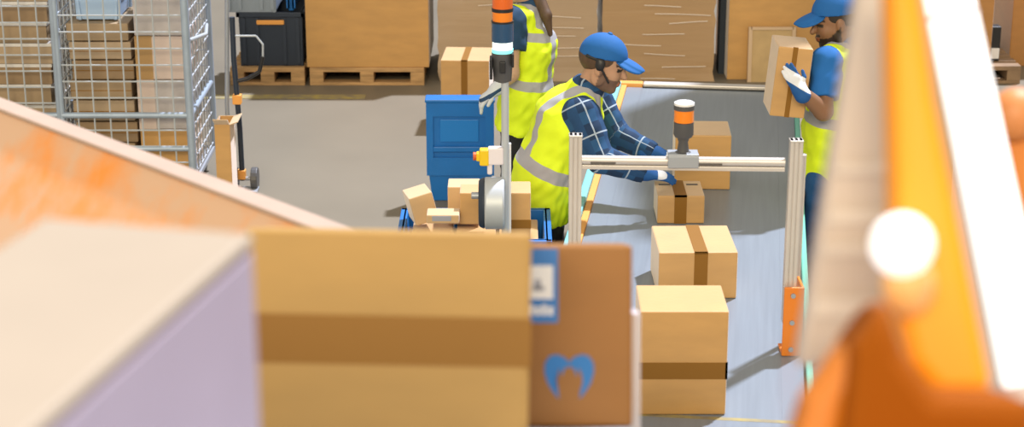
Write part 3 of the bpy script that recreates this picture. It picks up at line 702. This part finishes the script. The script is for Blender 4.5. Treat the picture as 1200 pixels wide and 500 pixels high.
# ------------------------------------------------------------------ bodies grown from smoothly joined limbs
class Field:
    def __init__(s): s.pr = []; s.cuts = []; s.fold = 0
    def cone(s, a, b, ra, rb=None, k=.02, wide=1.0, n=(0,1,0), flat=False, sub=False):
        s.pr.append(('c', np.array(a, float), np.array(b, float), ra, ra if rb is None else rb, k, wide, np.array(n, float), flat, sub)); return s
    def ell(s, c, r, M=None, k=.02, sub=False):      # M rows: local axes
        s.pr.append(('e', np.array(c, float), np.array(r, float), np.eye(3) if M is None else np.array(M, float), k, sub)); return s
    def cut(s, p, n): s.cuts.append((np.array(p, float), np.array(n, float))); return s
    def mesh(s, vox):
        lo = np.full(3, 1e9); hi = -lo
        bb = []
        for p in s.pr:
            if p[0] == 'c':
                R_ = max(p[3], p[4])/min(1, p[6]); l = np.minimum(p[1], p[2])-R_; h = np.maximum(p[1], p[2])+R_
            else: R_ = max(p[2]); l = p[1]-R_; h = p[1]+R_
            bb.append((l, h)); 
            if not p[-1]: lo = np.minimum(lo, l); hi = np.maximum(hi, h)
        lo -= 4*vox; hi += 4*vox
        n = np.ceil((hi-lo)/vox).astype(int)+1
        D = np.full(n, 1.0, np.float32)
        ax = [lo[i]+vox*np.arange(n[i]) for i in range(3)]
        for p, (l, h) in zip(s.pr, bb):
            pad = .05
            i0 = np.clip(((l-pad-lo)/vox).astype(int), 0, n); i1 = np.clip(((h+pad-lo)/vox).astype(int)+2, 0, n)
            if (i1 <= i0).any(): continue
            sl = tuple(slice(a, b) for a, b in zip(i0, i1))
            G = np.stack(np.meshgrid(*[ax[i][sl[i]] for i in range(3)], indexing='ij'), -1).astype(np.float32)
            if p[0] == 'c':
                _, a, b, ra, rb, k, wide, nn, flat, sub = p
                def warp(q): return q + (q@nn)[..., None]*nn*(wide-1)
                ab = b-a; q = G-a
                abw = warp(ab); qw = warp(q)
                t = np.clip((qw@abw)/(abw@abw), 0, 1)
                d = np.linalg.norm(qw - t[..., None]*abw, axis=-1) - (ra+(rb-ra)*t)
                if flat:
                    d = np.maximum(d, ((G-b)@(ab/np.linalg.norm(ab))))
            else:
                _, c, r, M, k, sub = p
                q = ((G-c)@M.T)/r; ln = np.linalg.norm(q, axis=-1)
                g = np.linalg.norm(q/r, axis=-1)
                d = ln*(ln-1)/np.maximum(g, 1e-6)
            o = D[sl]
            if sub:
                d = -d; hh = np.clip(.5-.5*(d-o)/k*-1, 0, 1) if False else None
                D[sl] = np.maximum(o, d)
            else:
                hh = np.clip(.5+.5*(o-d)/k, 0, 1)
                D[sl] = o*(1-hh)+d*hh - k*hh*(1-hh)
        G0 = ax[0][:, None, None]; G1 = ax[1][None, :, None]; G2 = ax[2][None, None, :]
        if s.fold:
            D += (s.fold*(np.sin(G0*47+G2*31+1.3*np.sin(G1*23)) * np.sin(G2*39-G0*21+G1*17+1.1) + .6*np.sin(G0*83-G2*71+G1*37)*np.sin(G1*61+G2*29))).astype(np.float32)
        for p0, nn in s.cuts:
            D = np.maximum(D, (G0-p0[0])*nn[0]+(G1-p0[1])*nn[1]+(G2-p0[2])*nn[2])
        return surfnet(D.astype(np.float32), lo, vox)
def surfnet(D, lo, vox):
    ins = D < 0
    m = np.zeros(tuple(x-1 for x in D.shape), np.int8)
    offs = [(i, j, k) for i in (0, 1) for j in (0, 1) for k in (0, 1)]
    for i, j, k in offs: m += ins[i:ins.shape[0]-1+i, j:ins.shape[1]-1+j, k:ins.shape[2]-1+k]
    act = (m > 0) & (m < 8); I = np.argwhere(act); idx = np.full(m.shape, -1, int); idx[act] = np.arange(len(I))
    acc = np.zeros((len(I), 3)); cnt = np.zeros(len(I))
    V = {o: D[I[:, 0]+o[0], I[:, 1]+o[1], I[:, 2]+o[2]] for o in offs}
    for a in offs:
        for d in range(3):
            if a[d] == 0:
                b_ = list(a); b_[d] = 1; b_ = tuple(b_); va, vb_ = V[a], V[b_]; x = (va < 0) != (vb_ < 0)
                t = np.where(x, va/np.where(x, va-vb_, 1), 0)
                p = np.array(a)[None]+t[:, None]*(np.array(b_)-np.array(a))[None]
                acc += p*x[:, None]; cnt += x
    verts = lo+vox*(I+acc/cnt[:, None])
    F = []
    for d in range(3):
        e, g = [(1, 2), (2, 0), (0, 1)][d]
        A = np.moveaxis(ins, (d, e, g), (0, 1, 2)); T = np.moveaxis(idx, (d, e, g), (0, 1, 2))
        s = A[:-1, 1:-1, 1:-1] != A[1:, 1:-1, 1:-1]; Q = np.argwhere(s)
        i, j, k = Q[:, 0], Q[:, 1], Q[:, 2]
        q = np.stack([T[i, j, k], T[i, j+1, k], T[i, j+1, k+1], T[i, j, k+1]], 1)
        fl = ~A[i, j+1, k+1]; q[fl] = q[fl][:, ::-1]; F.append(q)
    return verts, np.concatenate(F)
def grow(name, field, vox, m, root, attrs=None):
    v, f = field.mesh(vox)
    me = bpy.data.meshes.new(name); r = np.array(root.location)
    me.from_pydata((v-r).tolist(), [], f.tolist()); me.shade_smooth()
    o = bpy.data.objects.new(name, me); C.objects.link(o); me.materials.append(m); o.parent = root
    for an, fn in (attrs or {}).items():
        val = fn(v)
        if val.ndim == 2:
            a = me.attributes.new(an, 'FLOAT_COLOR', 'POINT'); a.data.foreach_set('color', np.c_[val, np.ones(len(val))].astype(np.float32).ravel())
        else:
            a = me.attributes.new(an, 'FLOAT', 'POINT'); a.data.foreach_set('value', val.astype(np.float32))
    return o
def N(v): v = np.array(v, float); return v/np.linalg.norm(v)
def frame(f, u):          # rows forward, side, up
    f = N(f); s = N(np.cross(u, f)); return np.array([f, s, np.cross(f, s)])
def add_head(F, c, M, big=1.0):
    c = np.array(c); w_ = lambda f, s, u: c+big*(f*M[0]+s*M[1]+u*M[2])
    e = lambda f, s, u, r, k=.02, sub=False: F.ell(w_(f, s, u), np.array(r)*big, M, k, sub)
    e(-.010, 0, .035, (.098, .076, .088)); e(.030, 0, -.035, (.066, .058, .082), .03)
    e(.070, 0, -.098, (.022, .026, .020), .02); e(.082, 0, .020, (.018, .052, .012), .015)
    e(.055, .035, -.03, (.028, .022, .025), .02); e(.055, -.035, -.03, (.028, .022, .025), .02)
    F.cone(w_(.092, 0, .008), w_(.112, 0, -.028), .008*big, .013*big, .012)
    e(.092, 0, -.058, (.012, .022, .008), .008); e(.090, 0, -.071, (.012, .019, .008), .008)
    for s in (-1, 1): e(-.004, s*.077, -.008, (.020, .010, .032), .006); e(-.0, s*.060, -.05, (.03, .01, .04), .02)
    return w_
def hand(F, wr, d, n, th, curl=.5, L=.19, spread=1.0, g=.9):  # wr wrist, d pointing direction, n palm normal, th thumb side
    wr = np.array(wr); d = N(d); n = N(n - np.dot(n, d)*d); th = N(th-np.dot(th, d)*d-np.dot(th, n)*n)
    F.cone(wr-d*.02, wr+d*.02, .030*g, .030*g, .02, 1.25, n)
    F.cone(wr+d*.02*g, wr+d*.075*g, .034*g, .040*g, .02, 1.8, n)
    for k, (off, ln) in enumerate(((.030, .070), (.010, .080), (-.010, .074), (-.029, .058))):
        off *= g; ln *= g
        a = wr+d*.085*g+th*off*spread; c1 = curl*(.55+.08*k)
        d1 = N(d*math.cos(c1)+n*math.sin(c1)+th*off*2.5*(spread-.6)); b_ = a+d1*ln*.55
        d2 = N(d*math.cos(c1*2.1)+n*math.sin(c1*2.1)); c_ = b_+d2*ln*.5
        F.cone(a-d*.02, b_, .0105*g, .0098*g, .006); F.cone(b_, c_, .0098*g, .0085*g, .005)
    a = wr+d*.03*g+th*.030*g; b_ = a+N(d*.75+th*.75+n*.2)*.04*g; c_ = b_+N(d*.95+th*.25+n*.35)*.035*g
    F.cone(a, b_, .013*g, .0115*g, .012); F.cone(b_, c_, .0115*g, .0095*g, .005)

def worker(label, J, face, up, opt):
    root = thing('person', label, 'person', (J['ankle_n'][0], (J['ankle_n'][1]+J['ankle_f'][1])/2, 0))
    j = {k: np.array(v, float) for k, v in J.items()}
    M = frame(face, up); hc = j['head']
    torso = [('hip', 'waist'), ('waist', 'chest'), ('chest', 'neck')]
    R = opt['torso_r']       # hip, waist, chest, neck radii (front to back)
    wide = opt.get('wide', .70)
    def add_torso(F, ex_, upto=3, k=.05):
        for i, (a, b_) in enumerate(torso[:upto]): F.cone(j[a], j[b_], R[i]+ex_, R[i+1]+ex_, k, wide)
    def add_legs(F, ex_, end=.0):
        for s in 'nf':
            F.cone(j['hip_'+s], j['knee_'+s], .082+ex_, .058+ex_, .04); F.cone(j['knee_'+s], j['ankle_'+s], .056+ex_, .042+ex_*1.5, .03)
    # body
    F = Field(); add_torso(F, -.03); add_legs(F, -.012)
    F.cone(j['neck'], hc+M[2]*-.04+M[0]*-.015, .056, .052, .03)
    for s in 'nf':
        F.cone(j['sh_'+s], j['el_'+s], .048, .040, .03); F.cone(j['el_'+s], j['wr_'+s], .043, .028, .02)
        dh = N(j['hd_'+s]-j['wr_'+s]); F.cone(j['wr_'+s], j['wr_'+s]+dh*.065, .020, .015, .02)
        F.cone(j['ankle_'+s], j['ankle_'+s]+np.array([opt['toe']*.13, 0, -.03]), .035, .028, .02)
    w_ = add_head(F, hc, M)
    sk = np.array(opt['skin']); bd = opt.get('beard')
    def tone(v):
        col = np.tile(sk, (len(v), 1)); q = (v-hc)@M.T
        if bd is not None:
            msk = (q[:, 2] < opt.get('beard_top', -.045)+np.clip(.05-q[:, 0], 0, .05)*.9) & (q[:, 0] > .0) & (q[:, 2] > -.125) & ~((np.abs(q[:, 2]+.064) < .009) & (np.abs(q[:, 1]) < .022) & (q[:, 0] > .09))
            col[msk] = bd
            ms2 = (np.abs(q[:, 2]+.047) < .006) & (q[:, 0] > .085) & (np.abs(q[:, 1]) < .028); col[ms2] = bd
        lip = (np.abs(q[:, 2]+.064) < .009) & (np.abs(q[:, 1]) < .022) & (q[:, 0] > .09); col[lip] = sk*np.array([.85, .55, .5])
        for s in (-1, 1):
            eye = (np.abs(q[:, 1]-s*.034) < .015) & (np.abs(q[:, 2]-.002) < .008) & (q[:, 0] > .06); col[eye] = (.03, .025, .02)
            bw = (np.abs(q[:, 1]-s*.034) < .022) & (np.abs(q[:, 2]-.022) < .005) & (q[:, 0] > .06); col[bw] = np.array(opt['hair_c'])
        return col
    grow('body', F, .005, SKIN, root, {'tone': tone})
    # shirt
    F = Field(); F.fold = .003; add_torso(F, .004); sl = opt['sleeve']
    for s in 'nf':
        if sl >= 1:
            F.cone(j['sh_'+s], j['el_'+s], .082, .064, .04); F.cone(j['el_'+s], j['el_'+s]+(j['wr_'+s]-j['el_'+s])*.98, .062, .043, .02, flat=True)
        else:
            e_ = j['sh_'+s]+(j['el_'+s]-j['sh_'+s])*opt.get('sl_end', .75); F.cone(j['sh_'+s], e_, .072, .066, .04, flat=True)
    F.cone(j['neck']-M[2]*.0, j['neck']+N(hc-j['neck'])*.045, .072, .066, .02, flat=True)
    segs = [(j['sh_'+s], j['el_'+s]) for s in 'nf']+[(j['el_'+s], j['wr_'+s]) for s in 'nf']
    def near(v):
        best = np.full(len(v), 9.); pu = np.zeros(len(v)); pv = np.zeros(len(v))
        for i, (a, b_) in enumerate(segs):
            ab = b_-a; L_ = np.linalg.norm(ab); dr = ab/L_; t = (v-a)@dr; tt = np.clip(t, 0, L_); q = v-a-tt[:, None]*dr; dd_ = np.linalg.norm(q, axis=1)
            p_ = N(np.cross(dr, (0, .3, 1))); r_ = np.cross(dr, p_); an = np.arctan2(q@r_, q@p_)*.065
            s_ = dd_ < best; best[s_] = dd_[s_]; pu[s_] = (t+(.28 if i > 1 else 0))[s_]; pv[s_] = an[s_]
        return pu, pv
    grow('shirt', F, .006, opt['shirt_m'], root, {'pu': lambda v: near(v)[0], 'pv': lambda v: near(v)[1]})
    # trousers
    F = Field(); F.fold = .004
    F.cone(j['hip'], j['hip']+(j['waist']-j['hip'])*.3, R[0]-.008, R[0]-.012, .05, wide); add_legs(F, .016)
    F.cut((0, 0, .05), (0, 0, -1))
    grow('trousers', F, .008, opt['trouser_m'], root)
    # vest
    F = Field(); F.fold = .004; ex_ = .018
    hb_ = j['hip']+(j['hip']-j['waist'])*opt.get('vest_drop', .25)
    F.cone(hb_, j['waist'], R[0]+ex_+.01, R[1]+ex_, .05, wide); F.cone(j['waist'], j['chest'], R[1]+ex_, R[2]+ex_, .05, wide); F.cone(j['chest'], j['neck']-(j['neck']-j['chest'])*.12, R[2]+ex_, R[3]+ex_*.5, .05, wide)
    for s in 'nf': F.cone(j['neck']+(j['chest']-j['neck'])*.25, j['sh_'+s]+(j['neck']-j['sh_'+s])*.22, .062, .066, .04)
    F.cone(j['neck'], j['neck']+N(hc-j['neck'])*.12, .066, .074, .01, sub=True)
    ha = N(hb_-j['waist']); F.cut(hb_+ha*.02, ha)
    def stripe(v):
        a0 = np.full(len(v), -1.)
        for (pa_, pb2, t_, hw2) in opt['bands']:
            ax_ = N(j[pb2]-j[pa_]) if not isinstance(pa_, tuple) else pa_
            c_ = j[pa_]+(j[pb2]-j[pa_])*t_; dd_ = hw2-np.abs((v-c_)@ax_); a0 = np.maximum(a0, dd_)
        yc = j['chest'][1]
        lim = (v-(j[opt['bands'][0][0]]+(j[opt['bands'][0][1]]-j[opt['bands'][0][0]])*opt['bands'][0][2]))@N(j['chest']-j['waist'])
        for s in (-1, 1): a0 = np.maximum(a0, np.where(lim > 0, .026-np.abs(v[:, 1]-yc-s*opt.get('strap', .105)), -1))
        return a0
    grow('vest', F, .006, VEST, root, {'stripe': stripe})
    # shoes
    for s in 'nf':
        a = j['ankle_'+s]; F = Field(); t_ = opt['toe']
        F.cone(a+np.array([-t_*.05, 0, -a[2]+.045]), a+np.array([t_*.14, 0, -a[2]+.038]), .045, .040, .02); F.cone(a, a+np.array([0, 0, -a[2]+.05]), .045, .05, .02); F.cut((0, 0, .0), (0, 0, -1))
        grow('shoe', F, .008, SHOE, root)
    # gloves
    for s in 'nf':
        F = Field(); dh = N(j['hd_'+s]-j['wr_'+s]); pn_, tn_, cu = opt['palm_'+s]
        hand(F, j['wr_'+s], dh, np.array(pn_, float), np.array(tn_, float), cu, g=opt.get('hand_size', .9))
        F.cone(j['wr_'+s]-dh*opt.get('cuff', .05), j['wr_'+s]+dh*.005, .037, .034, .015)
        wv = j['wr_'+s].copy(); nn = np.array(pn_, float)
        gf = opt.get('glove_fn'); grow('glove', F, .004, opt['glove_m'], root, {'stripe': (lambda v, wv=wv, dh=dh, nn=nn: gf(v, wv, dh, nn))})
    # hair + headwear
    F = Field(); e = lambda f, s_, u, r, k=.02: F.ell(w_(f, s_, u), r, M, k)
    e(-.018, 0, .036, (.100, .0815, .093)); F.cut(w_(.045, 0, 0), M[0]); F.cut(w_(-.06, 0, opt.get('hair_low', -.035)), N(-M[2]+.45*M[0])) 
    ho = grow('hair', F, .005, opt['hair_m'], root)
    if 'tail' in opt:
        F = Field(); pts = opt['tail']
        for a, b_ in zip(pts, pts[1:]): F.cone(a[0], b_[0], a[1], b_[1], .01)
        grow('ponytail', F, .006, opt['hair_m'], root)
    if opt.get('cap'):
        F = Field(); F.ell(w_(-.008, 0, .040), (.110, .090, .100), M, .01); F.cut(w_(0, 0, .038), N(-M[2]+.12*M[0]))
        cp_ = grow('cap', F, .004, CAPB, root)
        F = Field()
        for s_ in (-1, 0, 1): F.ell(w_(.112, s_*.028, .043-.009*abs(s_)), (.080-.012*abs(s_), .050, .011), np.array([N(M[0]-.22*M[2]), N(M[1]-s_*.25*M[2]), N(M[2]+.22*M[0]+s_*.25*M[1])]), .012)
        grow('cap_brim', F, .004, CAPB, root)
        F = Field(); F.ell(w_(-.008, 0, .141), (.012, .012, .007), M); grow('cap_button', F, .003, CAPB, root)
    if opt.get('headset'):
        F = Field(); sd_ = opt['headset']
        F.ell(w_(-.008, sd_*.088, .012), (.022, .013, .028), M, .01); F.cone(w_(-.02, sd_*.085, .03), w_(-.075, sd_*.07, .03), .008, .008, .01)
        F.cone(w_(0, sd_*.088, 0), w_(.05, sd_*.078, -.055), .005, .005, .006)
        grow('headset', F, .003, BLACK, root)
    return root

def px(x, y, Y): return tuple(at(x, y, Y))
def foot(x, Y): p = at(x, 300, Y); return (p.x, Y, .09)
def kn(a, b, dx=0, z=.48): return ((a[0]+b[0])/2+dx, (a[1]+b[1])/2, z)
# man bending over the belt
Y1 = 8.33
hn, hf = px(634, 252, Y1-.09), px(634, 236, Y1+.09)
an, af = foot(631, Y1-.11), foot(640, Y1+.11)
an = (hn[0]-.02, Y1-.11, .09); af = (hn[0]+.03, Y1+.11, .09)
J = dict(hip=px(632, 238, Y1), waist=px(639, 198, Y1), chest=px(667, 139, Y1), neck=px(686, 108, Y1), head=px(706, 75, Y1-.02),
    sh_n=px(682, 134, Y1-.165), el_n=px(704, 186, Y1-.24), wr_n=px(756, 203, Y1-.22), hd_n=px(800, 208, Y1-.19),
    sh_f=px(692, 108, Y1+.165), el_f=px(722, 158, Y1+.10), wr_f=px(768, 179, Y1+.02), hd_f=px(800, 184, Y1+.0),
    hip_n=hn, hip_f=hf, knee_n=kn(hn, an, .03), knee_f=kn(hf, af, .03), ankle_n=an, ankle_f=af)
def gl1(v, wv, dh, nn): return np.where(((v-wv)@dh > .05), (v-wv-dh*.09)@np.array([0, -.35, .94])-.006, -1)
worker('man in blue cap, plaid shirt and yellow vest bending over the belt, arms reaching', J, (1, -.12, -.30), (.30, 0, 1),
    dict(torso_r=(.118, .118, .128, .078), wide=.74, skin=(.50, .285, .175), hair_c=(.05, .03, .02), beard=(.20, .115, .075), sleeve=1, shirt_m=PLAID, trouser_m=BLKC, toe=1,
    bands=[('waist', 'chest', .12, .030)], strap=.10, palm_n=((.05, .25, -1), (.1, 1, .2), .35), palm_f=((.05, -.2, -1), (.1, -1, .2), .35), glove_m=GLOVEB, glove_fn=gl1,
    hair_m=HAIRB, cap=True, headset=-1, vest_drop=.22))
# man holding a carton
Y2 = 8.55
hn, hf = px(969, 212, Y2-.09), px(973, 196, Y2+.09)
an = (hn[0]-.01, Y2-.11, .09); af = (hn[0]+.04, Y2+.10, .09)
J = dict(hip=px(972, 196, Y2), waist=px(975, 152, Y2), chest=px(980, 92, Y2), neck=px(988, 56, Y2), head=px(979, 24, Y2-.02),
    sh_n=px(969, 72, Y2-.17), el_n=px(965, 130, Y2-.27), wr_n=px(938, 107, Y2-.345), hd_n=px(926, 86, Y2-.34),
    sh_f=px(990, 45, Y2+.17), el_f=px(965, 95, Y2+.235), wr_f=px(935, 98, Y2+.20), hd_f=px(915, 92, Y2+.175),
    hip_n=hn, hip_f=hf, knee_n=kn(hn, an, -.02), knee_f=kn(hf, af, -.02), ankle_n=an, ankle_f=af)
def gl2(v, wv, dh, nn): return .024-np.abs((v-wv-dh*.075)@N((.5, 0, .9))) if True else None
worker('bearded man in blue cap and tee with yellow vest holding a carton against his front', J, (-1, -.10, -.22), (-.18, 0, 1),
    dict(torso_r=(.105, .108, .115, .070), wide=.70, skin=(.27, .135, .07), hair_c=(.015, .01, .008), beard=(.035, .02, .014), beard_top=-.060, hand_size=.8, cuff=.02, sleeve=.5, sl_end=.74, shirt_m=TEEB, trouser_m=DENIM, toe=-1,
    bands=[('waist', 'chest', .30, .024)], strap=.085, palm_n=((.0, 1, -.1), (-.3, 0, .9), .25), palm_f=((0, -1, 0), (-.2, 0, 1), .12), glove_m=GLOVEB, glove_fn=gl2,
    hair_m=HAIRD, cap=True, vest_drop=.10))
hb1 = at(926, 139, Y2-.285)
carton('upright carton held against his chest by the bearded man', (hb1.x-.012, Y2-.14, hb1.z), (.155, .24, .318), 0, CARD[0], (('front', .42, .56, 0, 1),), TAPE, None, 0, .09)
# woman at the back
Y3 = 9.2
hn, hf = px(610, 158, Y3-.09), px(610, 142, Y3+.09)
an = (hn[0], Y3-.10, .09); af = (hn[0]+.05, Y3+.10, .09)
J = dict(hip=px(611, 142, Y3), waist=px(616, 108, Y3), chest=px(623, 52, Y3), neck=px(624, 8, Y3), head=px(612, -27, Y3),
    sh_n=px(600, 24, Y3-.15), el_n=px(598, 86, Y3-.20), wr_n=px(582, 104, Y3-.24), hd_n=px(569, 114, Y3-.25),
    sh_f=px(618, 0, Y3+.16), el_f=px(624, 66, Y3+.24), wr_f=px(626, 118, Y3+.19), hd_f=px(624, 140, Y3+.18),
    hip_n=hn, hip_f=hf, knee_n=kn(hn, an, -.03), knee_f=kn(hf, af, -.03), ankle_n=an, ankle_f=af)
def gl3(v, wv, dh, nn): return .02-np.abs((v-wv-dh*.05)@np.array([.5, 0, -.86]))-.012
worker('woman in yellow vest and black trousers with a brown ponytail behind the signal pole', J, (-1, .15, -.2), (-.1, 0, 1),
    dict(torso_r=(.100, .105, .098, .055), wide=.68, skin=(.56, .35, .24), hair_c=(.08, .05, .03), cuff=.02, sleeve=.5, sl_end=.55, shirt_m=NAVYC, trouser_m=BLKC, toe=-1,
    bands=[('waist', 'chest', .30, .024), ('waist', 'chest', 1.28, .020)], strap=.09, palm_n=((.35, .15, -.9), (-.2, -.95, -.1), .75), palm_f=((0, -.3, -1), (-.3, -1, 0), .5), glove_m=GLOVEW, glove_fn=gl3,
    hair_m=HAIRB, vest_drop=.12,
    tail=[(px(624, -30, Y3), .030), (px(630, -6, Y3-.05), .030), (px(640, 18, Y3-.1), .028), (px(645, 40, Y3-.11), .012)]))
